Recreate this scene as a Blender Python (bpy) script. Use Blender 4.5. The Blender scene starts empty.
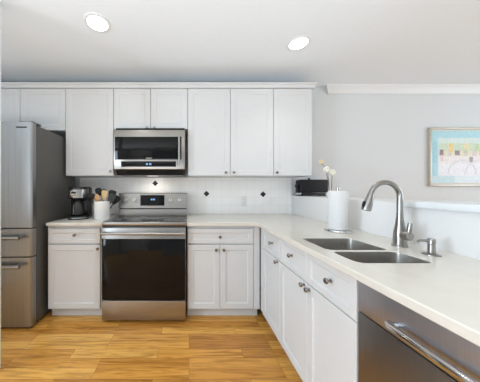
import bpy, bmesh, math, random
from mathutils import Vector, Matrix
random.seed(7)
PI = math.pi
SC = bpy.context.scene
COL = SC.collection

# ------------------------------------------------------------------ camera
FPX, VX, VY, CH = 208.0, 189.0, 189.0, 1.2        # focal length in px, vanishing point, eye height
cam_d = bpy.data.cameras.new('camera')
cam = bpy.data.objects.new('camera', cam_d); COL.objects.link(cam)
cam_d.sensor_width = 36.0
cam_d.lens = FPX / 480 * 36
cam_d.shift_x = (240 - VX) / 480
cam_d.shift_y = -(191 - VY) / 480
cam_d.clip_start = 0.02
cam.location = (0, 0, CH); cam.rotation_euler = (PI / 2, 0, 0)
SC.camera = cam

def X(px, d): return (px - VX) / FPX * d
def Z(py, d): return CH - (py - VY) / FPX * d

# ------------------------------------------------------------------ world, lights, exposure
SC.view_settings.view_transform = 'Standard'
SC.view_settings.look = 'None'
SC.view_settings.exposure = 0.0
SC.view_settings.gamma = 1.0
SC.view_settings.use_curve_mapping = False
w = bpy.data.worlds.new('daylight'); SC.world = w; w.use_nodes = True
w.node_tree.nodes['Background'].inputs[0].default_value = (0.80, 0.90, 1.0, 1)
w.node_tree.nodes['Background'].inputs[1].default_value = 0.3

def area(name, loc, rot, sx, sy, power, color):
    l = bpy.data.lights.new(name, 'AREA'); l.shape = 'RECTANGLE'; l.size = sx; l.size_y = sy
    l.energy = power; l.color = color
    o = bpy.data.objects.new(name, l); COL.objects.link(o); o.location = loc; o.rotation_euler = rot
    return o
ROOM_L, ROOM_R, ROOM_N, WALL_Y, CEIL = -3.6, 5.2, -3.4, 2.55, 2.455
# daylight coming through the three window openings of the room
area('daylight_left', (ROOM_L + 0.03, -0.70, 1.35), (0, -PI / 2, 0), 1.3, 1.5, 128, (0.72, 0.86, 1.0))
area('daylight_rear', (0.9, ROOM_N + 0.03, 1.30), (PI / 2, 0, 0), 4.0, 2.0, 4, (0.85, 0.93, 1.0))
area('daylight_right', (ROOM_R - 0.03, 0.2, 1.45), (0, PI / 2, 0), 1.5, 3.0, 66, (0.78, 0.89, 1.0))
# ceiling lamps without fixtures, added out of view for more light from above
for lx, ly in ((-.75, -.6), (1.0, -.5), (2.6, -1.6), (2.7, .2)):
    area('added_ceiling_lamp', (lx, ly, CEIL - .012), (0, 0, 0), .14, .14, 6, (1.0, .96, .90)).data.spread = math.radians(100)
area('added_uplight', (-0.75, -0.65, 0.80), (PI, 0, 0), 3.4, 1.2, 86, (0.80, 0.90, 0.97))  # added upward fill for the ceiling, not one of the room's lamps

# ------------------------------------------------------------------ materials
def mat(name, col, rough=0.5, metal=0.0, spec=0.5, noise=None, bump=None, emit=None, aniso=0):
    m = bpy.data.materials.new(name); m.use_nodes = True
    nt = m.node_tree; b = nt.nodes['Principled BSDF']
    b.inputs['Base Color'].default_value = (*col, 1)
    b.inputs['Roughness'].default_value = rough
    b.inputs['Metallic'].default_value = metal
    b.inputs['Specular IOR Level'].default_value = spec
    if emit:
        b.inputs['Emission Color'].default_value = (*emit[0], 1); b.inputs['Emission Strength'].default_value = emit[1]
    if noise:                                    # (scale xyz, amount): subtle colour variation
        sc, amt = noise
        tc = nt.nodes.new('ShaderNodeTexCoord'); mp = nt.nodes.new('ShaderNodeMapping')
        mp.inputs['Scale'].default_value = sc
        n = nt.nodes.new('ShaderNodeTexNoise'); n.inputs['Scale'].default_value = 1.0; n.inputs['Detail'].default_value = 4
        r = nt.nodes.new('ShaderNodeValToRGB')
        r.color_ramp.elements[0].position = 0.3; r.color_ramp.elements[1].position = 0.7
        r.color_ramp.elements[0].color = (*[max(0, c * (1 - amt)) for c in col], 1)
        r.color_ramp.elements[1].color = (*[min(1, c * (1 + amt)) for c in col], 1)
        L = nt.links.new
        L(tc.outputs['Object'], mp.inputs['Vector']); L(mp.outputs['Vector'], n.inputs['Vector'])
        L(n.outputs['Fac'], r.inputs['Fac']); L(r.outputs['Color'], b.inputs['Base Color'])
        if bump:
            bn = nt.nodes.new('ShaderNodeBump'); bn.inputs['Strength'].default_value = bump; bn.inputs['Distance'].default_value = 0.002
            L(n.outputs['Fac'], bn.inputs['Height']); L(bn.outputs['Normal'], b.inputs['Normal'])
    return m

M = {}
M['wall'] = mat('wall_paint', (0.70, 0.725, 0.73), 0.7, noise=((60, 60, 60), 0.012), bump=0.03)
M['ceiling'] = mat('ceiling_paint', (0.835, 0.885, 0.93), 0.85, noise=((50, 50, 50), 0.01))
M['trim'] = mat('trim_paint', (0.78, 0.80, 0.81), 0.4, noise=((30, 30, 30), 0.008))
M['white'] = mat('cabinet_paint', (0.655, 0.662, 0.665), 0.38, noise=((20, 20, 20), 0.010))
M['halfwall'] = mat('half_wall_paint', (0.76, 0.745, 0.73), 0.35, noise=((20, 20, 20), 0.008))
M['counter'] = mat('quartz', (0.67, 0.638, 0.575), 0.16, noise=((14, 14, 14), 0.025))
M['steel'] = mat('brushed_steel', (0.40, 0.385, 0.37), 0.30, 1.0, noise=((6, 6, 260), 0.10))
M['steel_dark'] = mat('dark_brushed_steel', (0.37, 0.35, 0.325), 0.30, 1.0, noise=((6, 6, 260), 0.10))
M['steel_v'] = mat('brushed_steel_upright', (0.33, 0.335, 0.34), 0.34, 1.0, noise=((160, 160, 1.5), 0.10))
M['steel_dw'] = mat('dishwasher_steel', (0.30, 0.295, 0.295), 0.34, 1.0, noise=((260, 6, 6), 0.06))
M['steel_strip'] = mat('control_strip_steel', (0.54, 0.555, 0.62), 0.38, 1.0, noise=((260, 6, 6), 0.06))
M['sink'] = mat('sink_steel', (0.50, 0.48, 0.45), 0.33, 1.0, noise=((40, 40, 40), 0.06))
M['nickel'] = mat('brushed_nickel', (0.33, 0.32, 0.30), 0.28, 1.0, noise=((40, 40, 200), 0.05))
M['chrome'] = mat('polished_chrome', (0.62, 0.62, 0.62), 0.12, 1.0)
M['satin'] = mat('satin_silver', (0.72, 0.71, 0.69), 0.42, 0.8)
M['knob'] = mat('dark_nickel', (0.30, 0.29, 0.28), 0.22, 1.0)
M['fridge_side'] = mat('fridge_side_grey', (0.085, 0.080, 0.072), 0.42, 0.0, noise=((90, 90, 90), 0.08))
M['black'] = mat('black_plastic', (0.012, 0.012, 0.012), 0.35)
M['soft_black'] = mat('matt_black', (0.010, 0.010, 0.011), 0.5, spec=0.3)
M['glass_black'] = mat('black_glass', (0.006, 0.006, 0.006), 0.06, spec=0.22)
M['cooktop'] = mat('cooktop_glass', (0.05, 0.05, 0.05), 0.16, spec=0.8)
M['seam'] = mat('dark_gap', (0.01, 0.01, 0.01), 0.7)
M['porcelain'] = mat('white_ceramic', (0.80, 0.79, 0.77), 0.2)
M['paper'] = mat('paper_towel', (0.69, 0.685, 0.675), 0.9, noise=((120, 120, 60), 0.015), bump=0.15)
M['wood'] = mat('utensil_wood', (0.50, 0.30, 0.14), 0.5, noise=((60, 60, 8), 0.2))
M['wood_pale'] = mat('utensil_pale_wood', (0.62, 0.44, 0.22), 0.5, noise=((60, 60, 8), 0.15))
M['utensil_grey'] = mat('grey_nylon', (0.035, 0.036, 0.030), 0.45, spec=0.3)
M['lamp'] = mat('lamp_diffuser', (1, 1, 1), 0.5, emit=((1.0, 0.96, 0.90), 6.0))
M['display'] = mat('blue_display', (0.0, 0.0, 0.0), 0.3, emit=((0.25, 0.55, 1.0), 1.2))
M['frame'] = mat('champagne_frame', (0.55, 0.51, 0.44), 0.35, 0.3, noise=((8, 8, 60), 0.08))
M['matboard'] = mat('cream_mount', (0.75, 0.71, 0.62), 0.8)
M['accent'] = mat('dark_accent_tile', (0.022, 0.023, 0.03), 0.2)
M['petal'] = mat('white_petal', (0.80, 0.78, 0.68), 0.6)
M['petal_y'] = mat('yellow_petal', (0.74, 0.60, 0.36), 0.6)
M['stem'] = mat('brown_stem', (0.12, 0.10, 0.07), 0.7)
M['ext'] = mat('ground_cover', (0.3, 0.32, 0.25), 0.9)
M['coffee_glass'] = mat('smoked_carafe_glass', (0.02, 0.018, 0.016), 0.05, spec=0.3)

def floor_mat():
    m = bpy.data.materials.new('oak_planks'); m.use_nodes = True
    nt = m.node_tree; L = nt.links.new; b = nt.nodes['Principled BSDF']
    g = nt.nodes.new('ShaderNodeNewGeometry')
    def brick(wd, off, fr):
        k = nt.nodes.new('ShaderNodeTexBrick')
        k.inputs['Scale'].default_value = 1; k.inputs['Brick Width'].default_value = wd
        k.inputs['Row Height'].default_value = 0.082; k.inputs['Mortar Size'].default_value = 0.0008
        k.inputs['Mortar Smooth'].default_value = 0.3
        k.inputs['Color1'].default_value = (0, 0, 0, 1); k.inputs['Color2'].default_value = (1, 1, 1, 1)
        k.inputs['Mortar'].default_value = (0.5, 0.5, 0.5, 1)
        k.offset = off; k.offset_frequency = fr; k.squash = 1
        L(g.outputs['Position'], k.inputs['Vector']); return k
    k = brick(0.62, 0.37, 3)
    r = nt.nodes.new('ShaderNodeValToRGB'); cr = r.color_ramp
    cr.elements[0].position = 0.0; cr.elements[0].color = (0.46, 0.205, 0.043, 1)
    cr.elements[1].position = 1.0; cr.elements[1].color = (0.74, 0.42, 0.11, 1)
    e = cr.elements.new(0.25); e.color = (0.58, 0.275, 0.056, 1)
    e = cr.elements.new(0.6); e.color = (0.66, 0.335, 0.072, 1)
    L(k.outputs['Color'], r.inputs['Fac'])
    # grain stretched along the boards, shifted from board to board
    mp = nt.nodes.new('ShaderNodeMapping'); mp.inputs['Scale'].default_value = (2.6, 34, 1)
    ad = nt.nodes.new('ShaderNodeVectorMath'); ad.operation = 'MULTIPLY_ADD'
    ad.inputs[1].default_value = (7, 0, 9)
    L(k.outputs['Color'], ad.inputs[0]); L(g.outputs['Position'], mp.inputs['Vector']); L(mp.outputs['Vector'], ad.inputs[2])
    n = nt.nodes.new('ShaderNodeTexNoise'); n.inputs['Scale'].default_value = 1; n.inputs['Detail'].default_value = 6
    n.inputs['Distortion'].default_value = 1.4
    L(ad.outputs[0], n.inputs['Vector'])
    r2 = nt.nodes.new('ShaderNodeValToRGB'); r2.color_ramp.elements[0].position = 0.30; r2.color_ramp.elements[1].position = 0.56
    r2.color_ramp.elements[0].color = (0.64, 0.55, 0.44, 1); r2.color_ramp.elements[1].color = (1.08, 1.06, 1.02, 1)
    L(n.outputs['Fac'], r2.inputs['Fac'])
    mx = nt.nodes.new('ShaderNodeMix'); mx.data_type = 'RGBA'; mx.blend_type = 'MULTIPLY'; mx.inputs[0].default_value = 1
    L(r.outputs['Color'], mx.inputs[6]); L(r2.outputs['Color'], mx.inputs[7])
    mx2 = nt.nodes.new('ShaderNodeMix'); mx2.data_type = 'RGBA'; mx2.blend_type = 'MIX'
    L(k.outputs['Fac'], mx2.inputs[0]); L(mx.outputs[2], mx2.inputs[6]); mx2.inputs[7].default_value = (0.16, 0.07, 0.02, 1)
    L(mx2.outputs[2], b.inputs['Base Color'])
    b.inputs['Roughness'].default_value = 0.30; b.inputs['Specular IOR Level'].default_value = 0.4
    return m
M['floor'] = floor_mat()

def tile_mat():
    m = bpy.data.materials.new('white_wall_tile'); m.use_nodes = True
    nt = m.node_tree; L = nt.links.new; b = nt.nodes['Principled BSDF']
    g = nt.nodes.new('ShaderNodeNewGeometry'); s = nt.nodes.new('ShaderNodeSeparateXYZ'); c = nt.nodes.new('ShaderNodeCombineXYZ')
    L(g.outputs['Position'], s.inputs[0]); L(s.outputs['X'], c.inputs[0]); L(s.outputs['Z'], c.inputs[1])
    k = nt.nodes.new('ShaderNodeTexBrick'); k.offset = 0; k.squash = 1
    k.inputs['Scale'].default_value = 1; k.inputs['Brick Width'].default_value = 0.1; k.inputs['Row Height'].default_value = 0.1
    k.inputs['Mortar Size'].default_value = 0.0018; k.inputs['Mortar Smooth'].default_value = 0.4
    k.inputs['Color1'].default_value = (0.90, 0.885, 0.86, 1); k.inputs['Color2'].default_value = (0.92, 0.905, 0.88, 1)
    k.inputs['Mortar'].default_value = (0.78, 0.765, 0.74, 1)
    L(c.outputs[0], k.inputs['Vector']); L(k.outputs['Color'], b.inputs['Base Color'])
    bn = nt.nodes.new('ShaderNodeBump'); bn.invert = True; bn.inputs['Strength'].default_value = 0.3; bn.inputs['Distance'].default_value = 0.002
    L(k.outputs['Fac'], bn.inputs['Height']); L(bn.outputs['Normal'], b.inputs['Normal'])
    b.inputs['Roughness'].default_value = 0.28
    return m
M['tile'] = tile_mat()

def paint_mat():
    m = bpy.data.materials.new('painted_paper'); m.use_nodes = True
    nt = m.node_tree; b = nt.nodes['Principled BSDF']
    a = nt.nodes.new('ShaderNodeVertexColor'); a.layer_name = 'pigment'
    nt.links.new(a.outputs['Color'], b.inputs['Base Color']); b.inputs['Roughness'].default_value = 0.6
    return m
M['art'] = paint_mat()

# ------------------------------------------------------------------ mesh helpers
def nb(): return bmesh.new()

def box(bm, x0, x1, y0, y1, z0, z1, bev=0.0, seg=2):
    vs = [bm.verts.new(p) for p in ((x0, y0, z0), (x1, y0, z0), (x1, y1, z0), (x0, y1, z0), (x0, y0, z1), (x1, y0, z1), (x1, y1, z1), (x0, y1, z1))]
    fs = [bm.faces.new([vs[i] for i in q]) for q in ((3, 2, 1, 0), (4, 5, 6, 7), (0, 1, 5, 4), (1, 2, 6, 5), (2, 3, 7, 6), (3, 0, 4, 7))]
    if bev > 0:
        es = list({e for f in fs for e in f.edges})
        bmesh.ops.bevel(bm, geom=es, offset=bev, segments=seg, affect='EDGES', profile=0.5)
    return bm

def lathe(bm, prof, seg=24, mtx=None, cap=True):
    """prof: list of (radius, height) about Z; mtx places it."""
    mtx = mtx or Matrix.Identity(4)
    rings = []
    for r, h in prof:
        if r < 1e-6: rings.append([bm.verts.new(mtx @ Vector((0, 0, h)))])
        else: rings.append([bm.verts.new(mtx @ Vector((r * math.cos(2 * PI * i / seg), r * math.sin(2 * PI * i / seg), h))) for i in range(seg)])
    for a, b in zip(rings, rings[1:]):
        for i in range(seg):
            j = (i + 1) % seg
            if len(a) == 1 and len(b) == 1: continue
            if len(a) == 1: bm.faces.new((a[0], b[j], b[i]))
            elif len(b) == 1: bm.faces.new((a[i], a[j], b[0]))
            else: bm.faces.new((a[i], a[j], b[j], b[i]))
    if cap:
        if len(rings[0]) > 1: bm.faces.new(list(reversed(rings[0])))
        if len(rings[-1]) > 1: bm.faces.new(rings[-1])
    return bm

def tube(bm, pts, rad, seg=12, flat=None):
    """sweep a circle (or an ellipse when flat=(a,b) factors) along pts"""
    pts = [Vector(p) for p in pts]
    n = len(pts)
    if not isinstance(rad, (list, tuple)): rad = [rad] * n
    t0 = (pts[1] - pts[0]).normalized()
    up = Vector((0, 0, 1)) if abs(t0.z) < 0.9 else Vector((0, 1, 0))
    u = t0.cross(up).normalized(); v = u.cross(t0).normalized()
    rings = []
    for i, p in enumerate(pts):
        t = (pts[min(i + 1, n - 1)] - pts[max(i - 1, 0)]).normalized()
        u = (u - t * u.dot(t)).normalized(); v = u.cross(t).normalized()
        fa, fb = flat if flat else (1, 1)
        rings.append([bm.verts.new(p + (u * math.cos(2 * PI * k / seg) * fa + v * math.sin(2 * PI * k / seg) * fb) * rad[i]) for k in range(seg)])
    for a, b in zip(rings, rings[1:]):
        for k in range(seg):
            j = (k + 1) % seg
            bm.faces.new((a[k], b[k], b[j], a[j]))
    bm.faces.new(rings[0]); bm.faces.new(list(reversed(rings[-1])))
    return bm

def prism(bm, poly, axis, a, b):
    """extrude a 2D polygon along an axis: axis 'x' -> poly in (y,z); 'y' -> (x,z); 'z' -> (x,y)"""
    def P(p, t): return {'x': (t, p[0], p[1]), 'y': (p[0], t, p[1]), 'z': (p[0], p[1], t)}[axis]
    va = [bm.verts.new(P(p, a)) for p in poly]; vb = [bm.verts.new(P(p, b)) for p in poly]
    n = len(poly)
    bm.faces.new(va); bm.faces.new(list(reversed(vb)))
    for i in range(n):
        j = (i + 1) % n
        bm.faces.new((va[j], va[i], vb[i], vb[j]))
    return bm

def obj(name, bm, m, parent=None, smooth=True, loc=None):
    bmesh.ops.recalc_face_normals(bm, faces=bm.faces[:])
    me = bpy.data.meshes.new(name); bm.to_mesh(me); bm.free()
    if smooth:
        for p in me.polygons: p.use_smooth = True
        me.set_sharp_from_angle(angle=math.radians(35))
    me.materials.append(M[m] if isinstance(m, str) else m)
    o = bpy.data.objects.new(name, me); COL.objects.link(o)
    if parent: o.parent = parent
    if loc: o.location = loc
    return o

def tag(o, label, cat, group=None):
    o['label'] = label; o['category'] = cat
    if group: o['group'] = group
    return o

def thing(name, label, cat, loc=(0, 0, 0), rz=0.0, group=None):
    o = bpy.data.objects.new(name, None); COL.objects.link(o)
    o.empty_display_size = 0.05
    o.location = loc; o.rotation_euler = (0, 0, rz)
    return tag(o, label, cat, group)

def struct(name, bm, m):
    o = obj(name, bm, m); o['kind'] = 'structure'; return o

def copy_tree(o, parent=None):
    c = o.copy(); COL.objects.link(c)
    if parent: c.parent = parent
    for ch in list(o.children): copy_tree(ch, c)
    return c

RX = Matrix.Rotation(PI / 2, 4, 'X')              # lathe axis Z -> -Y (pointing out of a front)
def front_mtx(x, y, z): return Matrix.Translation((x, y, z)) @ RX

# ------------------------------------------------------------------ the room
bm = nb(); box(bm, ROOM_L, ROOM_R, ROOM_N, WALL_Y, -0.1, 0); struct('floor', bm, 'floor')
bm = nb(); box(bm, ROOM_L, ROOM_R, ROOM_N, WALL_Y, CEIL, CEIL + 0.12); struct('ceiling', bm, 'ceiling')
bm = nb(); box(bm, ROOM_L - 0.12, ROOM_R + 0.12, WALL_Y, WALL_Y + 0.12, -0.1, CEIL + 0.12); struct('wall_back', bm, 'wall')

def wall_hole_x(name, x0, x1, ya, yb, h0, h1, z0, z1):      # wall running along y with one opening
    bm = nb()
    box(bm, x0, x1, ya, h0, -0.1, CEIL + .12); box(bm, x0, x1, h1, yb, -0.1, CEIL + .12)
    box(bm, x0, x1, h0, h1, -0.1, z0); box(bm, x0, x1, h0, h1, z1, CEIL + .12)
    return struct(name, bm, 'wall')
wall_hole_x('wall_left', ROOM_L - 0.12, ROOM_L, ROOM_N - .12, WALL_Y, -1.70, 0.30, 0.55, 2.15)
wall_hole_x('wall_right', ROOM_R, ROOM_R + 0.12, ROOM_N - .12, WALL_Y, -1.35, 1.75, 0.65, 2.25)
bm = nb()
box(bm, ROOM_L, -1.15, ROOM_N - .12, ROOM_N, -.1, CEIL + .12); box(bm, 2.95, ROOM_R, ROOM_N - .12, ROOM_N, -.1, CEIL + .12)
box(bm, -1.15, 2.95, ROOM_N - .12, ROOM_N, -.1, 0.25); box(bm, -1.15, 2.95, ROOM_N - .12, ROOM_N, 2.33, CEIL + .12)
struct('wall_rear', bm, 'wall')
bm = nb(); box(bm, -2.40, -2.30, 0.45, WALL_Y, 0, CEIL); struct('wall_alcove', bm, 'wall')  # unseen wall, lengthened to keep the left window's reflection off the refrigerator
bm = nb(); box(bm, -1.30, X(0.9, 1.40), 1.28, 1.40, 0, CEIL); struct('wall_wing', bm, 'trim')

def window_frame(name, axis, p, a0, a1, z0, z1, n):          # sash frame with mullions standing in the opening
    bm = nb(); t = 0.03
    def bar(a, b, za, zb):
        if axis == 'x': box(bm, p - t, p + t, a, b, za, zb)
        else: box(bm, a, b, p - t, p + t, za, zb)
    bar(a0, a1, z0, z0 + .05); bar(a0, a1, z1 - .05, z1)
    for i in range(n + 1):
        c = a0 + (a1 - a0) * i / n
        bar(max(a0, c - .025), min(a1, c + .025), z0, z1)
    return struct(name, bm, 'trim')
window_frame('window_1', 'x', ROOM_L - .06, -1.70, 0.30, 0.55, 2.15, 2)
window_frame('window_2', 'x', ROOM_R + .06, -1.35, 1.75, 0.65, 2.25, 3)
window_frame('window_3', 'y', ROOM_N - .06, -1.15, 2.95, 0.25, 2.33, 3)

# crown moulding on the back wall right of the wall cabinets, with a mitred return at its left end
CX = X(331, 2.50)
prof = [(WALL_Y, CEIL - .092), (WALL_Y - .014, CEIL - .092), (WALL_Y - .018, CEIL - .080), (WALL_Y - .026, CEIL - .070), (WALL_Y - .042, CEIL - .036),
        (WALL_Y - .058, CEIL - .020), (WALL_Y - .064, CEIL - .014), (WALL_Y - .066, CEIL), (WALL_Y, CEIL)]
bm = nb()
va = [bm.verts.new((CX - (WALL_Y - p[0]), p[0], p[1])) for p in prof]   # mitre cut
vb = [bm.verts.new((ROOM_R, p[0], p[1])) for p in prof]
for i in range(len(prof)):
    j = (i + 1) % len(prof); bm.faces.new((va[i], va[j], vb[j], vb[i]))
bm.faces.new(va); bm.faces.new(list(reversed(vb)))
struct('trim_1', bm, 'trim')

# half wall behind the sink, carrying a raised bar ledge
HX, HXT = 1.255, 1.62
HT = 1.12
bm = nb(); box(bm, HX, HXT, 0.05, WALL_Y, 0, HT, .003); struct('wall_half', bm, 'halfwall')
bm = nb(); box(bm, HX - .022, HXT + .02, 0.05, X(0, 1) * 0 + HX * FPX / (405 - VX), HT - .022, HT + .012, .004); struct('trim_2', bm, 'trim')

# ------------------------------------------------------------------ cabinet fronts
def shaker(bm, x0, x1, z0, z1, y=0.0, t=0.02, fr=0.055, rec=0.007):
    """a door or drawer front facing -y: frame around a recessed flat panel; back at y, front at y-t"""
    e = 0.0025
    def ring(ix, yy): return [bm.verts.new(p) for p in ((x0 + ix, yy, z0 + ix), (x1 - ix, yy, z0 + ix), (x1 - ix, yy, z1 - ix), (x0 + ix, yy, z1 - ix))]
    rs = [ring(0, y), ring(0, y - t + e), ring(e, y - t), ring(fr, y - t), ring(fr + 0.006, y - t + rec)]
    for a, b in zip(rs, rs[1:]):
        for i in range(4):
            j = (i + 1) % 4; bm.faces.new((a[i], a[j], b[j], b[i]))
    bm.faces.new(rs[-1]); bm.faces.new(list(reversed(rs[0])))
    return bm

def knob(parent, x, z, y=-0.02, m='knob', r=0.014):
    bm = nb()
    lathe(bm, [(r * .62, 0), (r * .60, .003), (r * .42, .007), (r * .42, .014), (r * .95, .018), (r, .023), (r * .80, .028), (0, .030)], 16, front_mtx(x, y, z))
    return obj('knob', bm, m, parent)

def carcass(root, W, D, z0, z1, m='white'):
    bm = nb(); t = 0.016
    box(bm, 0, t, 0, D, z0, z1); box(bm, W - t, W, 0, D, z0, z1); box(bm, t, W - t, 0, D, z0, z0 + t)
    box(bm, t, W - t, D - t, D, z0 + t, z1); box(bm, t, W - t, 0, .018, z1 - .05, z1)
    box(bm, t, W - t, t, D - t, z1 - .45, z1 - .435) if z1 - z0 > .6 and z0 > 1 else None
    return obj('body', bm, m, root, smooth=False)

def wall_cabinet(label, x0, x1, z0, z1, edges, knobs, dz0=0.0):
    """edges: door boundaries in x; knobs: (x,z) world"""
    FY = 2.22
    r = thing('wall_cabinet', label, 'cabinet', (x0, FY + .02, 0), 0, 'white wall cabinets along the back wall')
    W = x1 - x0
    bm = nb(); box(bm, 0.0005, W - .0005, 0, WALL_Y - FY - .021, z0, z1); obj('body', bm, 'white', r, smooth=False)
    for (a, b), (kx, kz) in zip(zip(edges, edges[1:]), knobs):
        bm = nb(); shaker(bm, a - x0 + .0024, b - x0 - .0024, z0 + dz0 + .002, z1 - .002, 0, rec=.005)
        d = obj('door', bm, 'white', r, smooth=False)
        if kx is not None: knob(d, kx - x0, kz)
    return r
FY = 2.22
zt, zb = Z(88.5, FY), Z(175.8, FY)
ux = [X(p, FY) for p in (65.5, 113.5, 150.5, 187.7, 230.3, 273.7, 312.3)]
kz = Z(172.4, 2.19)
KX = lambda p: X(p, 2.19)
wall_cabinet('short white two-door wall cabinet above the grey refrigerator', -2.29, ux[0], Z(130.5, FY), zt,
             [-2.29, X(20, FY), ux[0]], [(X(20, FY) - .03, Z(127, FY)), (None, None)])
wall_cabinet('tall white single-door wall cabinet between refrigerator and microwave', ux[0], ux[1], zb, zt, [ux[0], ux[1]], [(KX(109.3), Z(171, 2.19))])
wall_cabinet('short white two-door wall cabinet directly above the microwave', ux[1], ux[3], Z(129.3, FY), zt, [ux[1], ux[2], ux[3]],
             [(KX(146.3), Z(127.3, 2.19)), (KX(154), Z(127.3, 2.19))])
wall_cabinet('tall white two-door wall cabinet just right of the microwave', ux[3], ux[5], zb, zt, [ux[3], ux[4], ux[5]], [(KX(226), kz), (KX(234.2), kz)])
wall_cabinet('tall white single-door wall cabinet at the right end of the row', ux[5], ux[6], zb, zt, [ux[5], ux[6]], [(KX(277.6), kz)])
# crown fascia that runs along the top of the whole row
bm = nb(); cy = 2.185; x_end = X(317.5, cy); zt2 = Z(82.3, cy)
cp = [(0.0, zt), (-.020, zt + .001), (-.022, zt + .030), (-.034, zt2 - .012), (-.036, zt2 - .008), (-.036, zt2), (0.0, zt2)]
pts = [(FY + a, z) for a, z in cp]
va = [bm.verts.new((-2.295, p[0], p[1])) for p in pts]
vb = [bm.verts.new((ux[6] - .001 + (FY - p[0]), p[0], p[1])) for p in pts]
vc = [bm.verts.new((ux[6] - .001 + (FY - p[0]), WALL_Y - .001, p[1])) for p in pts]
for A, B in ((va, vb), (vb, vc)):
    for i in range(len(pts)):
        j = (i + 1) % len(pts); bm.faces.new((A[i], A[j], B[j], B[i]))
bm.faces.new(va); bm.faces.new(list(reversed(vc)))
box(bm, -2.295, ux[6] - .002, FY, WALL_Y - .002, zt + .001, zt + .018)
tag(obj('cabinet_crown', bm, 'white', smooth=False), 'white crown fascia along the top of the wall cabinet row', 'moulding')

# base cabinets
CT, CTH = 0.895, 0.030                              # worktop height and thickness
BF = 1.90                                           # depth of the back-run door fronts
def base_cabinet(label, loc, rz, W, D, fronts, filler=None, kick=0.055):
    """local frame: x 0..W, door fronts at y=0 (back at .02), depth to +y. fronts: (kind, x0, x1, z0, z1, knob x, knob z)"""
    r = thing('base_cabinet', label, 'cabinet', loc, rz, 'white base cabinets')
    bm = nb(); t = .016; z0, z1 = .10, CT - CTH - .001; y0 = .021
    box(bm, 0, t, y0, D, z0, z1); box(bm, W - t, W, y0, D, z0, z1); box(bm, t, W - t, y0, D, z0, z0 + t)
    box(bm, t, W - t, D - t, D, z0 + t, z1); box(bm, t, W - t, y0, y0 + .018, z1 - .04, z1); box(bm, t, W - t, y0, y0 + .018, .655, .70)
    box(bm, t, .04, y0, y0 + .018, z0 + t, z1 - .04); box(bm, W - .04, W - t, y0, y0 + .018, z0 + t, z1 - .04)
    obj('body', bm, 'white', r, smooth=False)
    if filler:
        for a, b in filler:
            bm = nb(); box(bm, a, b, 0.004, y0, z0, z1, .001); obj('filler_strip', bm, 'white', r, smooth=False)
    bm = nb(); box(bm, 0, W, kick + .02, kick + .035, 0, .10); obj('toe_kick', bm, 'white', r, smooth=False)
    for kind, a, b, za, zb_, kx, kz_ in fronts:
        bm = nb(); shaker(bm, a, b, za, zb_, .02, .02, fr=.05 if kind == 'door' else .036, rec=.007)
        d = obj(kind, bm, 'white', r, smooth=False)
        if kx is not None: knob(d, kx, kz_, 0.0)
    return r
zd0, zd1, zr0, zr1 = Z(309, BF), Z(244.8, BF), Z(243.6, BF), Z(228.9, BF)
xl0, xl1 = X(46.6, BF), X(101.3, BF)
base_cabinet('white base cabinet with one drawer over one door, between refrigerator and oven', (xl0, BF, 0), 0, xl1 - xl0, .64,
             [('drawer', .012, xl1 - xl0 - .012, zr0, zr1, X(73.5, 1.875) - xl0, Z(235.5, 1.875)),
              ('door', .012, xl1 - xl0 - .012, zd0, zd1, X(97, 1.875) - xl0, Z(249.2, 1.875))])
xr0 = X(187.4, BF); RF = 0.65                       # RF: x of the right-run fronts
xm, xe = X(220, BF), X(253.5, BF)
base_cabinet('white base cabinet with a wide drawer over two doors, just right of the oven', (xr0, BF, 0), 0, RF - .003 - xr0, .64,
             [('drawer', .006, xe - xr0, zr0, zr1, X(220.3, 1.875) - xr0, Z(237.4, 1.875)),
              ('door', .006, xm - xr0 - .0015, zd0, zd1, X(216.2, 1.875) - xr0, Z(250.4, 1.875)),
              ('door', xm - xr0 + .0015, xe - xr0, zd0, zd1, X(224, 1.875) - xr0, Z(250.4, 1.875))], filler=[(xe - xr0 + .003, RF - .003 - xr0)])
# right run: local x runs from the corner towards the camera
def Dx(px, x): return x * FPX / (px - VX)
d1, d2, d3, d4 = 1.835, 1.494, 1.15, 0.806
kzr = lambda px, py: Z(py, Dx(px, RF - .027))
hz0, hz1, hd0, hd1 = .6825, .856, .098, .6775
o0 = BF - .003
base_cabinet('narrow white base cabinet with one drawer and door, beside the inside corner', (RF, o0, 0), -PI / 2, o0 - d2 - .001, .60,
             [('drawer', o0 - d1, o0 - d2 - .002, hz0, hz1, o0 - Dx(268.8, RF - .027), kzr(268.8, 243)),
              ('door', o0 - d1, o0 - d2 - .002, hd0, hd1, o0 - Dx(274, RF - .027), kzr(274, 262))], filler=[(0.001, o0 - d1 - .003)])
base_cabinet('wide white sink base cabinet with two drawer fronts and two doors, next to the dishwasher', (RF, d2, 0), -PI / 2, d2 - d4 - .001, .60,
             [('drawer', .002, d2 - d3 - .0015, hz0, hz1, d2 - Dx(287.7, RF - .027), kzr(287.7, 255.5)),
              ('drawer', d2 - d3 + .0015, d2 - d4 - .003, hz0, hz1, d2 - Dx(324.8, RF - .027), kzr(324.8, 281)),
              ('door', .002, d2 - d3 - .0015, hd0, hd1, d2 - Dx(299.6, RF - .027), kzr(299.6, 284.7)),
              ('door', d2 - d3 + .0015, d2 - d4 - .003, hd0, hd1, d2 - Dx(304.7, RF - .027), kzr(304.7, 290))])

# ------------------------------------------------------------------ worktops
RX1 = X(186.3, 1.87); RX0 = X(101.9, 1.87)           # range sides
CE, CXE = 1.876, 0.615                              # front edges
bm = nb(); box(bm, -1.292, RX0 - .003, CE, WALL_Y - .012, CT - CTH, CT, .003)
tag(obj('countertop', bm, 'counter'), 'short white worktop piece between refrigerator and oven, holding the coffee maker', 'countertop')

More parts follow.
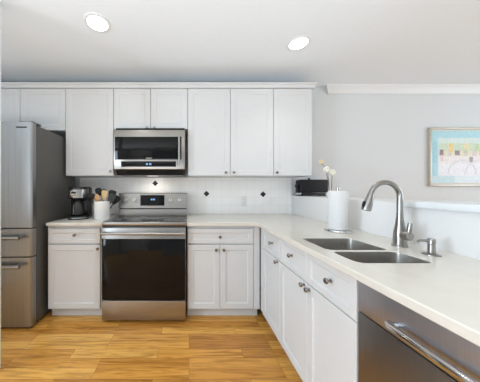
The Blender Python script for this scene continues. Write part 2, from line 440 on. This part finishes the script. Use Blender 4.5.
def rrect(x0, x1, y0, y1, r, n=8):
    out = []
    for cx, cy_, a0 in ((x1 - r, y1 - r, 0), (x0 + r, y1 - r, PI / 2), (x0 + r, y0 + r, PI), (x1 - r, y0 + r, 1.5 * PI)):
        for i in range(n + 1):
            a = a0 + PI / 2 * i / n; out.append((cx + r * math.cos(a), cy_ + r * math.sin(a)))
    return out
BOWLS = [(.695, 1.008, 1.042, 1.300, .036), (.698, 1.020, .858, 1.024, .036)]
fl = []
for i in range(9):
    a = PI / 2 * i / 8                               # inside corner fillet
    fl.append((CXE - .05 + .05 * math.sin(a), CE - .05 + .05 * math.cos(a)))
outer = [(RX1 + .003, CE)] + fl + [(CXE, .10), (HX - .001, .10), (HX - .001, WALL_Y - .012), (RX1 + .003, WALL_Y - .012)]
bm = nb(); edges = []
for loop in [outer] + [rrect(*b) for b in BOWLS]:
    vs = [bm.verts.new((p[0], p[1], CT)) for p in loop]
    edges += [bm.edges.new((vs[i], vs[(i + 1) % len(vs)])) for i in range(len(vs))]
bmesh.ops.triangle_fill(bm, use_beauty=True, use_dissolve=False, edges=edges)
ex = bmesh.ops.extrude_face_region(bm, geom=bm.faces[:])
bmesh.ops.translate(bm, vec=(0, 0, -CTH), verts=[g for g in ex['geom'] if isinstance(g, bmesh.types.BMVert)])
o = obj('countertop', bm, 'counter')
mod = o.modifiers.new('edge', 'BEVEL'); mod.width = .003; mod.segments = 2; mod.limit_method = 'ANGLE'; mod.angle_limit = math.radians(60)
tag(o, 'long L-shaped white worktop running from the oven round to the sink', 'countertop')

# undermount sink
sk = thing('kitchen_sink', 'stainless steel double-bowl sink set into the white worktop', 'sink', (.86, 1.08, CT - CTH - .20))
inv = Matrix.Translation((-.86, -1.08, -(CT - CTH - .20)))
for (x0, x1, y0, y1, r) in BOWLS:
    bm = nb(); rings = []
    zt_ = CT - .0045
    for g, z in ((.004, zt_), (.0008, zt_), (.0012, zt_ - .004), (.004, zt_ - .12), (.014, zt_ - .165), (.035, zt_ - .180), (.06, zt_ - .184)):
        rr = max(.012, r - g)
        rings.append([bm.verts.new((p[0], p[1], z)) for p in rrect(x0 + g, x1 - g, y0 + g, y1 - g, rr)])
    rings = rings[1:]
    for a, b in zip(rings, rings[1:]):
        for i in range(len(a)):
            j = (i + 1) % len(a); bm.faces.new((a[i], a[j], b[j], b[i]))
    bm.faces.new(rings[-1])
    bm.transform(inv)
    bo = obj('bowl', bm, 'sink', sk)
    cx, cy_ = (x0 + x1) / 2, (y0 + y1) / 2
    bm = nb(); lathe(bm, [(.036, .0), (.036, .003), (.028, .004), (.024, .001), (0, .001)], 20, inv @ Matrix.Translation((cx, cy_, zt_ - .184)))
    obj('drain', bm, 'chrome', bo)

# faucet
FXP, FYP = 1.128, 1.113
fc = thing('faucet', 'tall brushed nickel gooseneck faucet behind the sink', 'faucet', (FXP, FYP, CT))
bm = nb(); lathe(bm, [(.033, 0), (.033, .006), (.029, .010), (.0275, .05), (.026, .075), (.020, .11), (.0150, .15), (.0132, .19)], 24); obj('base_body', bm, 'nickel', fc)
bm = nb(); R = .078; zc = .262; pts = [(0, 0, .185), (0, 0, .21), (0, 0, .235)]
for i in range(0, 17):
    a = PI * i / 16 * 0.93
    pts.append((-R + R * math.cos(a), 0, zc + R * math.sin(a)))
ex_, ey, ez = pts[-1]
dirv = Vector((pts[-1][0] - pts[-2][0], 0, pts[-1][2] - pts[-2][2])).normalized()
obj('spout', tube(bm, pts, [.0132] * 3 + [.0130] * 17, 14), 'nickel', fc)
bm = nb(); hp = Vector(pts[-1])
sp = [hp + dirv * t for t in (-.004, .0, .02, .055, .085, .092)]
tube(bm, sp, [.0135, .0145, .0165, .0205, .0225, .021], 16); h = obj('spray_head', bm, 'nickel', fc)
bm = nb(); c = hp + dirv * .055
tube(bm, [c + Vector((-.020, -.002, .012)), c + Vector((-.024, -.002, -.004)), c + Vector((-.025, -.002, -.02))], [.006, .008, .006], 8); obj('spray_button', bm, 'soft_black', h)
bm = nb(); lathe(bm, [(.0225, 0), (.0225, .026), (.020, .034), (0, .036)], 20, Matrix.Translation((0, -.018, .062)) @ RX); hb = obj('handle_hub', bm, 'nickel', fc)
bm = nb(); tube(bm, [(0, -.040, .050), (.001, -.043, .075), (.003, -.046, .105), (.005, -.048, .130)], [.0135, .0145, .0135, .011], 12, flat=(.8, .8)); obj('lever', bm, 'nickel', fc)

# soap dispenser
sd = thing('soap_dispenser', 'small brushed nickel soap pump beside the faucet', 'soap dispenser', (1.126, .966, CT))
bm = nb(); lathe(bm, [(.032, 0), (.032, .004), (.022, .006), (.0135, .009), (.0135, .046), (.0115, .050)], 20); obj('pump_body', bm, 'nickel', sd)
bm = nb(); lathe(bm, [(.010, .048), (.0150, .052), (.0150, .070), (.012, .075), (0, .076)], 18); obj('pump_head', bm, 'nickel', sd)
bm = nb(); tube(bm, [(0, 0, .064), (-.030, 0, .066), (-.055, 0, .066), (-.064, 0, .060)], [.0075, .0065, .006, .0055], 10); obj('nozzle', bm, 'nickel', sd)

# paper towel holder and roll
PX, PY = X(338, 1.51), 1.51
ph = thing('paper_towel_holder', 'steel paper towel stand with round base on the worktop', 'paper towel holder', (PX, PY, CT))
bm = nb(); lathe(bm, [(.084, 0), (.087, .004), (.084, .012), (.074, .014), (0, .014)], 32); obj('base', bm, 'chrome', ph)
bm = nb(); lathe(bm, [(.007, .014), (.007, .300), (.012, .304), (.012, .314), (.006, .318), (0, .319)], 14); obj('post', bm, 'chrome', ph)
bm = nb(); prof = [(.020, .016), (.061, .016), (.062, .020), (.062, .285), (.060, .289), (.020, .292)]
lathe(bm, prof + [prof[0]], 40, cap=False)
bm2 = obj('paper_towel_roll', bm, 'paper', loc=(PX, PY, CT)); tag(bm2, 'full white paper towel roll standing on its steel holder', 'paper towels')

# ------------------------------------------------------------------ refrigerator
FX1 = -1.337; FX0 = FX1 - .905; FD = 1.76
fz = lambda py: Z(py, FD)
fr = thing('refrigerator', 'grey stainless french-door refrigerator with two freezer drawers', 'refrigerator', (FX0, FD, 0))
W = .905
bm = nb(); box(bm, .004, W, .066, .69, .03, fz(122.6) - .005, .006); obj('body', bm, 'fridge_side', fr)
bm = nb(); box(bm, .03, W - .03, .075, .66, .0, .03); box(bm, .01, W - .012, .018, .068, .012, .035, .004); obj('base_grille', bm, 'soft_black', fr)
def fdoor(x0, x1, z0, z1, name):
    bm = nb(); n = 10; poly = [(x0, .060), (x0, .018)]
    for i in range(n + 1):                          # gently bowed front with rounded edges
        u = i / n; xx = x0 + .012 + (x1 - x0 - .024) * u
        poly.append((xx, .008 - .008 * math.sin(PI * (xx / W))))
    poly += [(x1, .018), (x1, .060)]
    prism(bm, poly, 'z', z0, z1)
    return obj(name, bm, 'steel_v', fr)
zA, zB, zC, zD = fz(121.5), fz(228.6), fz(257.4), fz(327.5)
dl = fdoor(0, W / 2 - .002, zB + .006, zA, 'door'); dr = fdoor(W / 2 + .002, W, zB + .006, zA, 'door')
u1 = fdoor(0, W, zC + .006, zB - .004, 'drawer'); u2 = fdoor(0, W, zD, zC - .004, 'drawer')
def bar_handle(p, a, b, m='steel_dark'):
    bm = nb(); a, b = Vector(a), Vector(b)
    tube(bm, [a, a.lerp(b, .5), b], .0155, 12)
    for t in (.06, .94):
        q = a.lerp(b, t); tube(bm, [q, q + Vector((0, .045, 0))], .009, 8)
    return obj('handle', bm, m, p)
hx1 = X(19.3, FD - .04) - FX0
bar_handle(u1, (W - hx1, -.042, Z(238.3, FD - .04)), (hx1, -.042, Z(238.3, FD - .04)))
bar_handle(u2, (W - hx1, -.042, Z(267.3, FD - .04)), (hx1, -.042, Z(267.3, FD - .04)))
bar_handle(dl, (W / 2 - .045, -.042, zB + .12), (W / 2 - .045, -.042, zA - .25)); bar_handle(dr, (W / 2 + .045, -.042, zB + .12), (W / 2 + .045, -.042, zA - .25))
bm = nb(); box(bm, X(16, FD) - FX0, X(26, FD) - FX0, .0005, .006, fz(127.6), fz(126.4), .0008); obj('badge', bm, 'utensil_grey', dr)
for hx_ in (.01, W - .13):
    bm = nb(); box(bm, hx_, hx_ + .12, .03, .14, zA - .002, zA + .014, .005); obj('hinge_cover', bm, 'fridge_side', fr)

# ------------------------------------------------------------------ range
RD = 1.862; RW = RX1 - RX0
rg = thing('range', 'freestanding stainless steel electric range with black oven window', 'stove', (RX0, RD, 0))
rz_ = lambda py: Z(py, RD)
ctz = .905
bm = nb(); box(bm, .002, RW - .002, .03, .64, .025, ctz - .012, .003)
for lx in (.04, RW - .07):
    for ly in (.08, .56): box(bm, lx, lx + .03, ly, ly + .03, 0, .026)
obj('body', bm, 'fridge_side', rg)
bm = nb(); box(bm, .0, RW, -.004, .455, ctz - .030, ctz - .003, .004); obj('cooktop_trim', bm, 'steel', rg)
bm = nb(); box(bm, .006, RW - .006, .020, .452, ctz - .004, ctz + .002, .001); ck = obj('cooktop_glass', bm, 'cooktop', rg)
for bx, by, br in ((.20, .13, .105), (.56, .13, .085), (.20, .33, .075), (.56, .33, .105), (.38, .36, .05)):
    bm = nb(); lathe(bm, [(br - .003, 0), (br - .003, .0006), (br, .0006), (br, 0), (br - .003, 0)], 32, Matrix.Translation((bx, by, ctz + .0021)), cap=False); obj('burner_ring', bm, 'utensil_grey', ck)
# backguard: sloped lower panel, control panel on top
BG = .455
bm = nb(); prism(bm, [(BG, ctz - .01), (BG, .974), (BG + .03, .976), (.66, .976), (.66, ctz - .01)], 'x', 0, RW); obj('backguard', bm, 'steel_dark', rg)
bm = nb(); prism(bm, [(BG - .012, .988), (BG + .004, 1.150), (BG + .012, 1.155), (.66, 1.155), (.66, .988)], 'x', 0, RW); cpn = obj('control_panel', bm, 'steel_dark', rg)
bm = nb(); box(bm, .004, RW - .004, BG + .012, .655, .970, .992); obj('vent_gap', bm, 'seam', rg)
bd = RD + BG
bx = lambda px: X(px, bd) - RX0
bm = nb(); prism(bm, [(BG - .012, 1.015), (BG - .001, 1.132), (BG + .02, 1.132), (BG + .02, 1.015)], 'x', bx(140.5), bx(164.5)); dp = obj('display_panel', bm, 'glass_black', rg)
bm = nb()
for i, dxx in enumerate((-.022, -.012, .004, .014)):
    box(bm, bx(153) + dxx, bx(153) + dxx + .007, BG - .0085, BG - .004, 1.075, 1.092)
obj('clock_digits', bm, 'display', dp)
for px in (126, 134.5, 170.7, 179.7):
    bm = nb(); lathe(bm, [(.021, 0), (.021, .006), (.018, .008), (.0175, .028), (.015, .032), (0, .032)], 20, Matrix.Translation((bx(px), BG - .003, 1.078)) @ RX)
    kn = obj('knob', bm, 'satin', rg)
    bm = nb(); box(bm, bx(px) - .002, bx(px) + .002, BG - .0375, BG - .033, 1.070, 1.095); obj('pointer', bm, 'soft_black', kn)
# oven door: steel top rail, black glass, inner window line, bar handle
z_t, z_g1, z_g0, z_dr = rz_(227.6), rz_(238.6), rz_(299), rz_(299.8)
bm = nb(); box(bm, .006, RW - .006, -.010, .028, z_g0, z_t, .004); od = obj('oven_door', bm, 'steel', rg)
bm = nb(); box(bm, .008, RW - .008, -.0125, -.004, z_g0 + .001, z_g1, .002); gl = obj('door_glass', bm, 'glass_black', od)
bm = nb(); wz1, wz0 = rz_(250), rz_(278)
prism(bm, [(X(128, RD) - RX0, wz0), (X(162, RD) - RX0, wz0), (X(162, RD) - RX0, wz1), (X(128, RD) - RX0, wz1)], 'y', -.0128, -.0126); obj('window', bm, 'glass_black', gl)
hz = rz_(232.6) - .0
bm = nb(); tube(bm, [(.012, -.052, hz), (RW / 2, -.052, hz), (RW - .012, -.052, hz)], .0125, 12, flat=(1, 1))
for xx in (.035, RW - .035): box(bm, xx - .011, xx + .011, -.050, -.008, hz - .011, hz + .011, .002)
obj('handle', bm, 'steel', od)
bm = nb(); box(bm, .006, RW - .006, -.010, .028, .030, z_dr - .004, .004); obj('storage_drawer', bm, 'steel', rg)

# ------------------------------------------------------------------ microwave
MD = 2.14; MX0, MX1 = X(113.6, MD), X(185, MD)
mz = lambda py: Z(py, MD); mx = lambda px: X(px, MD) - MX0; MW = MX1 - MX0
mw = thing('microwave', 'stainless over-range microwave with black window, above the stove', 'microwave', (MX0, MD, mz(169.5) - .055))
zo = mz(169.5) - .055
def mzl(py): return mz(py) - zo
topz = Z(129.3, FY) - .002 - zo
bm = nb(); box(bm, .012, MW - .004, .030, .40, .045, topz, .003); obj('body', bm, 'soft_black', mw)
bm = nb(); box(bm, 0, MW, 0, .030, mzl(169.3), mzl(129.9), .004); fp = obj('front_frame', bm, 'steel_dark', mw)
bm = nb(); box(bm, mx(115), mx(181.5), -.006, .004, mzl(159.6), mzl(136.8), .002); obj('door_glass', bm, 'glass_black', mw)
bm = nb(); box(bm, mx(121.2), mx(176), -.003, .004, mzl(166.8), mzl(161.3), .001); ctl = obj('control_panel', bm, 'glass_black', mw)
bm = nb()
for i, dxx in enumerate((-.030, -.018, .004, .016)): box(bm, mx(149) + dxx, mx(149) + dxx + .008, -.0038, -.002, mzl(165.0), mzl(163.3))
obj('clock_digits', bm, 'display', ctl)
bm = nb(); hxm = mx(179.2)
tube(bm, [(hxm, -.035, mzl(165.6)), (hxm, -.040, mzl(151)), (hxm, -.035, mzl(136.5))], .0115, 12)
for pz in (163.5, 138.5): tube(bm, [(hxm, -.035, mzl(pz)), (hxm, .001, mzl(pz))], .008, 8)
obj('handle', bm, 'nickel', mw)
bm = nb(); box(bm, mx(146), mx(152), -.0068, -.005, mzl(158.6), mzl(157.8)); obj('badge', bm, 'nickel', mw)
bm = nb(); prism(bm, [(.004, .052), (.05, .0), (.37, .0), (.395, .045), (.03, .052)], 'x', .02, MW - .012); obj('vent_base', bm, 'black', mw)
bm = nb(); box(bm, MW / 2 - .06, MW / 2 + .06, .17, .22, -.0006, .002); obj('task_light', bm, mat('task_lamp_lens', (1, 1, 1), .4, emit=((1, .93, .82), 1.2)), mw)
tl_ = bpy.data.lights.new('task_light', 'AREA'); tl_.shape = 'RECTANGLE'; tl_.size = .12; tl_.size_y = .05; tl_.energy = 0.8; tl_.color = (1, .94, .85)
to_ = bpy.data.objects.new('task_lamp', tl_); COL.objects.link(to_); to_.parent = mw; to_.location = (MW / 2, .195, -.003)

# ------------------------------------------------------------------ dishwasher (faces -x)
dw = thing('dishwasher', 'built-in stainless dishwasher with bar handle, under the near end of the worktop', 'dishwasher', (RF, d4 - .003, 0), -PI / 2)
DW = .598
bm = nb(); box(bm, .006, DW - .006, .028, .59, .10, CT - CTH - .004); box(bm, .02, DW - .02, .08, .56, 0, .101); obj('tub', bm, 'soft_black', dw)
bm = nb(); box(bm, .003, DW - .003, .0, .026, .735, CT - CTH - .006, .003); obj('control_strip', bm, 'steel_strip', dw)
bm = nb(); box(bm, .003, DW - .003, .0, .026, .11, .731, .003); dd = obj('door', bm, 'steel_dw', dw)
bm = nb()
hzD = .770
tube(bm, [(.140, -.012, hzD), (.155, -.022, hzD), (.30, -.024, hzD), (DW - .155, -.022, hzD), (DW - .140, -.012, hzD)], .0125, 12, flat=(1, 1))
for xx in (.152, DW - .152): tube(bm, [(xx, -.018, hzD), (xx, .004, hzD)], .0115, 10)
obj('handle', bm, 'chrome', dw)
bm = nb(); box(bm, RF + .0, HX - .002, .16, .198, 0, CT - CTH - .001); tag(obj('end_panel', bm, 'white', smooth=False), 'white side panel closing the near end of the cabinet run', 'panel')

# ------------------------------------------------------------------ backsplash, outlet
bm = nb(); box(bm, -1.33, HX - .001, WALL_Y - .010, WALL_Y - .0005, CT - .03, zb - .002)
bs = tag(obj('backsplash', bm, 'tile', smooth=False), 'white square-tile backsplash with dark diamond insets, behind the stove and worktops', 'backsplash')
for px, py in ((155.2, 183.3), (206.5, 193.7), (263, 194.2)):
    bm = nb(); s = .036; xx, zz = X(px, 2.54), Z(py, 2.54)
    prism(bm, [(xx - s, zz), (xx, zz - s), (xx + s, zz), (xx, zz + s)], 'y', WALL_Y - .0125, WALL_Y - .009); a = obj('accent_tile', bm, 'accent', bs, smooth=False); a['label'] = 'small dark diamond tile'
ol = thing('wall_outlet', 'white electrical outlet plate on the tiled backsplash right of the stove', 'outlet', (X(243.6, 2.53), WALL_Y - .0105, Z(201.3, 2.53)))
bm = nb(); box(bm, -.036, .036, -.006, 0, -.062, .062, .003); obj('cover_plate', bm, 'porcelain', ol)
for dz in (-.024, .024):
    bm = nb(); box(bm, -.017, .017, -.0085, -.005, dz - .016, dz + .016, .004); rc = obj('receptacle', bm, 'trim', ol)
    bm = nb(); box(bm, -.008, -.006, -.009, -.008, dz - .004, dz + .006); box(bm, .006, .008, -.009, -.008, dz - .004, dz + .006); obj('slot', bm, 'soft_black', rc)

# ------------------------------------------------------------------ coffee maker
KD = 2.06
cmk = thing('coffee_maker', 'black and steel drip coffee maker beside the refrigerator', 'coffee maker', (X(78.6, 2.14), 2.14, CT), 0.12)
bm = nb(); lathe(bm, [(.098, 0), (.100, .006), (.100, .030), (.092, .036), (0, .036)], 28, Matrix.Scale(1, 4)); obj('base', bm, 'black', cmk)
bm = nb(); lathe(bm, [(.1015, .010), (.1015, .024)], 28, cap=False); obj('base_band', bm, 'nickel', cmk)
bm = nb(); box(bm, -.095, .095, .035, .125, .0, .33, .02); obj('water_tank', bm, 'black', cmk)
bm = nb(); lathe(bm, [(.085, .205), (.094, .215), (.094, .312), (.088, .322), (.0, .324)], 28); hd = obj('brew_head', bm, 'black', cmk)
bm = nb(); lathe(bm, [(.0955, .218), (.0955, .300)], 28, cap=False); obj('steel_band', bm, 'nickel', hd)
bm = nb(); box(bm, -.045, .030, -.1005, -.092, .235, .288, .003); pnl = obj('control_panel', bm, 'nickel', hd)
bm = nb(); box(bm, -.030, .012, -.102, -.0985, .258, .280, .001); obj('display', bm, 'glass_black', pnl)
bm = nb(); lathe(bm, [(.060, .038), (.072, .046), (.076, .10), (.066, .150), (.052, .176), (.054, .186)], 28); cf = obj('carafe', bm, 'black', cmk)
bm = nb(); lathe(bm, [(.055, .184), (.058, .190), (.050, .200), (0, .202)], 28); obj('lid', bm, 'black', cf)
bm = nb(); tube(bm, [(.050, -.028, .182), (.085, -.052, .178), (.098, -.060, .140), (.090, -.055, .090), (.072, -.044, .075)], [.009, .010, .010, .010, .008], 10); obj('handle', bm, 'black', cf)
bm = nb(); tube(bm, [(-.02, -.074, .055), (-.02, -.079, .10), (-.018, -.068, .150)], .004, 8); obj('gauge_strip', bm, 'nickel', cf)

# ------------------------------------------------------------------ utensil crock and utensils
UX, UY = X(102, 2.12), 2.12
bm = nb(); prof = [(.0, .0), (.073, .0), (.076, .005), (.079, .178), (.076, .182), (.073, .178), (.070, .012), (0, .010)]
lathe(bm, prof, 36, cap=False)
tag(obj('utensil_crock', bm, 'porcelain', loc=(UX, UY, CT)), 'white ceramic crock full of cooking utensils, left of the stove', 'crock')
def utensil(name, label, lean_x, lean_y, length, head, hm, sm, base=(0, 0)):
    """stands in the crock; lean gives the horizontal offset of the tip"""
    r = thing(name, label, 'utensil', (UX + base[0], UY + base[1], CT + .016), 0, 'cooking utensils in the white crock')
    tip = Vector((lean_x, lean_y, length)); d = tip.normalized()
    hl = {'spatula': .10, 'spoon': .085, 'ladle': .075, 'turner': .105, 'fork': .09}[head]
    neck = tip - d * hl
    bm = nb(); tube(bm, [(0, 0, 0), neck * .5, neck + d * .01], [.006, .0055, .005], 8); obj('handle', bm, sm, r)
    side = d.cross(Vector((0, 1, 0))).normalized(); nrm = side.cross(d).normalized()
    bm = nb()
    if head in ('spatula', 'turner'):
        wdt = .033 if head == 'spatula' else .040
        q = [neck - side * .006]
        for i in range(1, 6):
            t = i / 5; q.append(neck + d * hl * t * .86 - side * wdt * (.25 + .75 * math.sin(PI / 2 * t)))
        q += [tip - side * wdt * .72, tip + side * wdt * .62]
        for i in range(5, 0, -1):
            t = i / 5; q.append(neck + d * hl * t * .86 + side * wdt * (.25 + .75 * math.sin(PI / 2 * t)))
        q.append(neck + side * .006)
        va = [bm.verts.new(p - nrm * .003) for p in q]; vb = [bm.verts.new(p + nrm * .003) for p in q]
        bm.faces.new(va); bm.faces.new(list(reversed(vb)))
        for i in range(len(q)): j = (i + 1) % len(q); bm.faces.new((va[j], va[i], vb[i], vb[j]))
    elif head == 'fork':
        tube(bm, [neck, neck + d * .02], [.006, .012], 8)
        for s in (-.018, -.006, .006, .018):
            tube(bm, [neck + d * .018 + side * s * .5, neck + d * .04 + side * s, tip + side * s], [.004, .004, .003], 6)
    else:
        n = 8; wdt = .030 if head == 'spoon' else .047
        cps = [neck + d * hl * i / n for i in range(n + 1)]
        rs = [max(.004, wdt * math.sin(PI * (0.08 + .88 * i / n)) ** .8) for i in range(n + 1)]
        tube(bm, cps, rs, 12, flat=(1.0, .35 if head == 'spoon' else .6))
    obj('head', bm, hm, r)
    return r
utensil('ladle', 'black ladle leaning far left out of the white crock', -.085, -.03, .25, 'ladle', 'soft_black', 'soft_black', (-.028, -.01))
utensil('spatula', 'black spatula standing tallest at the left of the white crock', -.050, .045, .300, 'spatula', 'soft_black', 'soft_black', (-.02, .02))
utensil('wooden_spoon', 'brown wooden spoon at the front of the white crock', -.022, -.03, .240, 'spoon', 'wood', 'wood', (-.01, -.02))
utensil('black_spoon', 'black cooking spoon at the back centre of the white crock', -.012, .03, .288, 'ladle', 'soft_black', 'soft_black', (.0, .035))
utensil('wooden_spatula', 'pale wooden spatula slanting right in the middle of the white crock', .045, -.01, .275, 'spatula', 'wood_pale', 'wood_pale', (-.01, .0))
utensil('slotted_turner', 'grey nylon turner leaning right out of the white crock', .105, .01, .235, 'turner', 'utensil_grey', 'utensil_grey', (.01, -.005))
utensil('broad_turner', 'broad dark turner standing at the back right of the white crock', .070, .06, .275, 'turner', 'soft_black', 'soft_black', (.012, .03))
utensil('black_turner', 'black turner leaning lowest to the right of the white crock', .125, .045, .215, 'turner', 'soft_black', 'soft_black', (.02, .015))

# ------------------------------------------------------------------ toaster on the bar ledge
TD = 2.40
tx0, tx1 = X(301, TD), X(328.8, TD); TL = tx1 - tx0
ts = thing('toaster', 'black toaster with chrome foot on the ledge by the back wall', 'toaster', (tx0, TD, HT + .0005))
tz = lambda py: Z(py, TD) - HT
bm = nb(); box(bm, 0.0, TL, 0, .13, tz(192.6), tz(179.6), .016, 4); tb = obj('body', bm, 'soft_black', ts)
bm = nb(); box(bm, -.02, TL - .008, .008, .122, .010, .030, .004); box(bm, .0, .03, .02, .05, 0, .011); box(bm, TL - .05, TL - .02, .02, .05, 0, .011); box(bm, .0, .03, .09, .12, 0, .011); box(bm, TL - .05, TL - .02, .09, .12, 0, .011); ft = obj('base', bm, 'black', ts)
for fa, fb in ((-.024, .002), (TL - .040, TL - .006)):
    bm = nb(); box(bm, fa, fb, .004, .126, .012, .034, .003); obj('chrome_foot', bm, 'chrome', ts)
for yy in (.03, .075):
    bm = nb(); box(bm, .04, TL - .04, yy, yy + .022, tz(179.6) - .002, tz(179.6) + .0012); obj('slot', bm, 'seam', tb)
bm = nb(); box(bm, -.030, .004, .045, .085, tz(187.4), tz(184.4), .004); obj('lever', bm, 'black', tb)
bm = nb(); tube(bm, [(-.002, .065, tz(187)), (-.018, .065, tz(189.5)), (-.022, .065, tz(193))], [.010, .010, .008], 8); obj('cord_guide', bm, 'black', tb)
bm = nb(); lathe(bm, [(.012, 0), (.012, .016), (.008, .022), (0, .022)], 14, Matrix.Translation((X(308.8, TD + .03) - tx0, .03, tz(179.6) - .002))); obj('top_knob', bm, 'black', tb)

# vase with flowers beside the toaster
VD = 2.15; vx = X(330.5, VD)
bm = nb(); lathe(bm, [(0, 0), (.030, 0), (.036, .02), (.032, .045), (.020, .058), (.022, .066), (.018, .066), (.017, .055), (.028, .040), (.030, .02), (0, .008)], 24, cap=False)
tag(obj('vase', bm, 'porcelain', loc=(vx, VD, HT + .0005)), 'small white vase on the ledge between toaster and paper towels', 'vase')
def flower(name, label, px, py, r, pm, n, bx_, by_=0.0):
    t = thing(name, label, 'flower', (vx + bx_, VD + by_, HT + .012), 0, 'flowers in the small white vase')
    tip = Vector((X(px, VD) - vx - bx_, 0, Z(py, VD) - HT - .012))
    bm = nb(); tube(bm, [(0, 0, 0), (tip.x * .15, 0, tip.z * .45), (tip.x * .6, -.004, tip.z * .85), tip], [.0030, .0028, .0026, .0022], 6); obj('stem', bm, 'stem', t)
    bm = nb()
    for i in range(n):
        a = 2 * PI * i / n + .3; dv = Vector((math.cos(a), -.35, math.sin(a))).normalized()
        tube(bm, [tip, tip + dv * r * .3, tip + dv * r * .7, tip + dv * r], [r * .14, r * .42, r * .46, r * .18], 10)
    lathe(bm, [(r * .2, -.006), (r * .22, .0), (0, .006)], 8, Matrix.Translation(tip + Vector((0, -.008, 0))) @ RX)
    obj('petals', bm, pm, t)
flower('yellow_flower', 'small yellowish flower, highest of the three in the white vase', 321.5, 161.8, .026, 'petal_y', 5, -.004, .010)
flower('white_flower', 'white flower left of the other white bloom in the white vase', 326.3, 169.5, .035, 'petal', 6, -.012)
flower('white_flower', 'white flower leaning right, just above the paper towels', 332.0, 172.5, .036, 'petal', 6, .010)

# ------------------------------------------------------------------ framed picture
AD = WALL_Y - .03
ax0 = X(430.3, AD); az1, az0 = Z(127, AD), Z(186.2, AD); AW = .92; AH = az1 - az0
ap = thing('framed_picture', 'pale blue coastal collage picture in a thin champagne frame on the wall', 'picture', (ax0, WALL_Y - .001, az0))
bm = nb(); f = .022
for a in ((0, AW, 0, f), (0, AW, AH - f, AH), (0, f, f, AH - f), (AW - f, AW, f, AH - f)): box(bm, a[0], a[1], -.030, 0, a[2], a[3], .004)
obj('frame', bm, 'frame', ap)
bm = nb(); box(bm, f, AW - f, -.010, -.002, f, AH - f); obj('mount', bm, 'matboard', ap, smooth=False)
# painted sheet: colour laid down cell by cell
bm = nb(); nx, nz = 72, 58; m_ = f + .018
x0, x1, z0, z1 = m_, AW - m_, m_, AH - m_
lay = bm.loops.layers.float_color.new('pigment')
grid = [[bm.verts.new((x0 + (x1 - x0) * i / nx, -.0112, z0 + (z1 - z0) * j / nz)) for i in range(nx + 1)] for j in range(nz + 1)]
rnd = random.Random(3)
def lin(c): return tuple((v / 255 / 12.92) if v < 10 else ((v / 255 + .055) / 1.055) ** 2.4 for v in c)
def art(u, v):
    """u across, v from the top: pale blue ground, a collage of hills, roofs and a white shore"""
    c = (178, 219, 228) if u < .09 or v < .13 else (205, 228, 236)
    if v > .86: c = (203, 226, 232) if u < .34 else (224, 233, 240)
    if .10 < u < .97 and .13 < v < .86:
        c = (232, 232, 226)
        if v < .24: c = (214, 230, 224)
        elif v < .38: c = (206, 220, 196) if (int(u * 13) % 3) else (226, 219, 178)
        elif v < .48: c = (228, 222, 196) if (int(u * 17) % 2) else (219, 208, 205)
        elif v < .62: c = (236, 230, 227)
        else: c = (236, 236, 240)
        for (a, b, cc, dd, k) in ((.11, .17, .36, .47, (150, 130, 144)), (.25, .31, .24, .41, (232, 208, 140)), (.33, .40, .38, .47, (146, 138, 142)), (.46, .52, .37, .43, (196, 206, 178)),
                                  (.54, .60, .50, .62, (168, 160, 166)), (.12, .17, .48, .58, (232, 206, 206)), (.70, .78, .36, .46, (188, 160, 150)), (.62, .68, .26, .40, (196, 214, 170)), (.84, .90, .42, .56, (138, 146, 150))):
            if a < u < b and cc < v < dd: c = k
        for (cx, cz, r) in ((.44, .82, .20), (.72, .86, .24)):
            if abs(math.hypot((u - cx), (v - cz) * .8) - r) < .011 and v < .84: c = (220, 219, 224)
    if abs(u - .05) < .03 and .2 < v < .62: c = (164, 212, 222)
    return c
for j in range(nz):
    for i in range(nx):
        fce = bm.faces.new((grid[j][i], grid[j][i + 1], grid[j + 1][i + 1], grid[j + 1][i]))
        c = art((i + .5) / nx, 1 - (j + .5) / nz); k = rnd.uniform(-7, 7); t = rnd.uniform(-4, 4)
        c = lin(tuple(max(0, min(255, q + k + (t if n_ != 1 else -t))) for n_, q in enumerate(c)))
        for lp in fce.loops: lp[lay] = (*c, 1)
obj('painting', bm, 'art', ap, smooth=False)

# ------------------------------------------------------------------ recessed ceiling lights
def downlight(label, x, y, power):
    t = thing('ceiling_light', label, 'ceiling light', (x, y, CEIL), 0, 'recessed ceiling lights')
    bm = nb(); lathe(bm, [(.070, 0), (.095, 0), (.095, -.004), (.086, -.008), (.074, -.006), (.070, 0)], 36, cap=False); obj('trim_ring', bm, 'trim', t)
    bm = nb(); lathe(bm, [(.0, -.0045), (.075, -.0045), (.075, -.0005), (0, -.0005)], 36, cap=False); obj('diffuser', bm, 'lamp', t)
    l = bpy.data.lights.new('downlight', 'AREA'); l.shape = 'DISK'; l.size = .14; l.spread = math.radians(100); l.energy = power; l.color = (1.0, .96, .90)
    o = bpy.data.objects.new('downlight', l); COL.objects.link(o); o.parent = t; o.location = (0, 0, -.012)
    return t
d_ = (CEIL - CH) * FPX / (VY - 23); downlight('round recessed ceiling light on the left, above the range side', X(97.5, d_), d_, 1.2)
d_ = (CEIL - CH) * FPX / (VY - 43.3); downlight('round recessed ceiling light on the right, nearer the wall cabinets', X(298.5, d_), d_, 1.2)
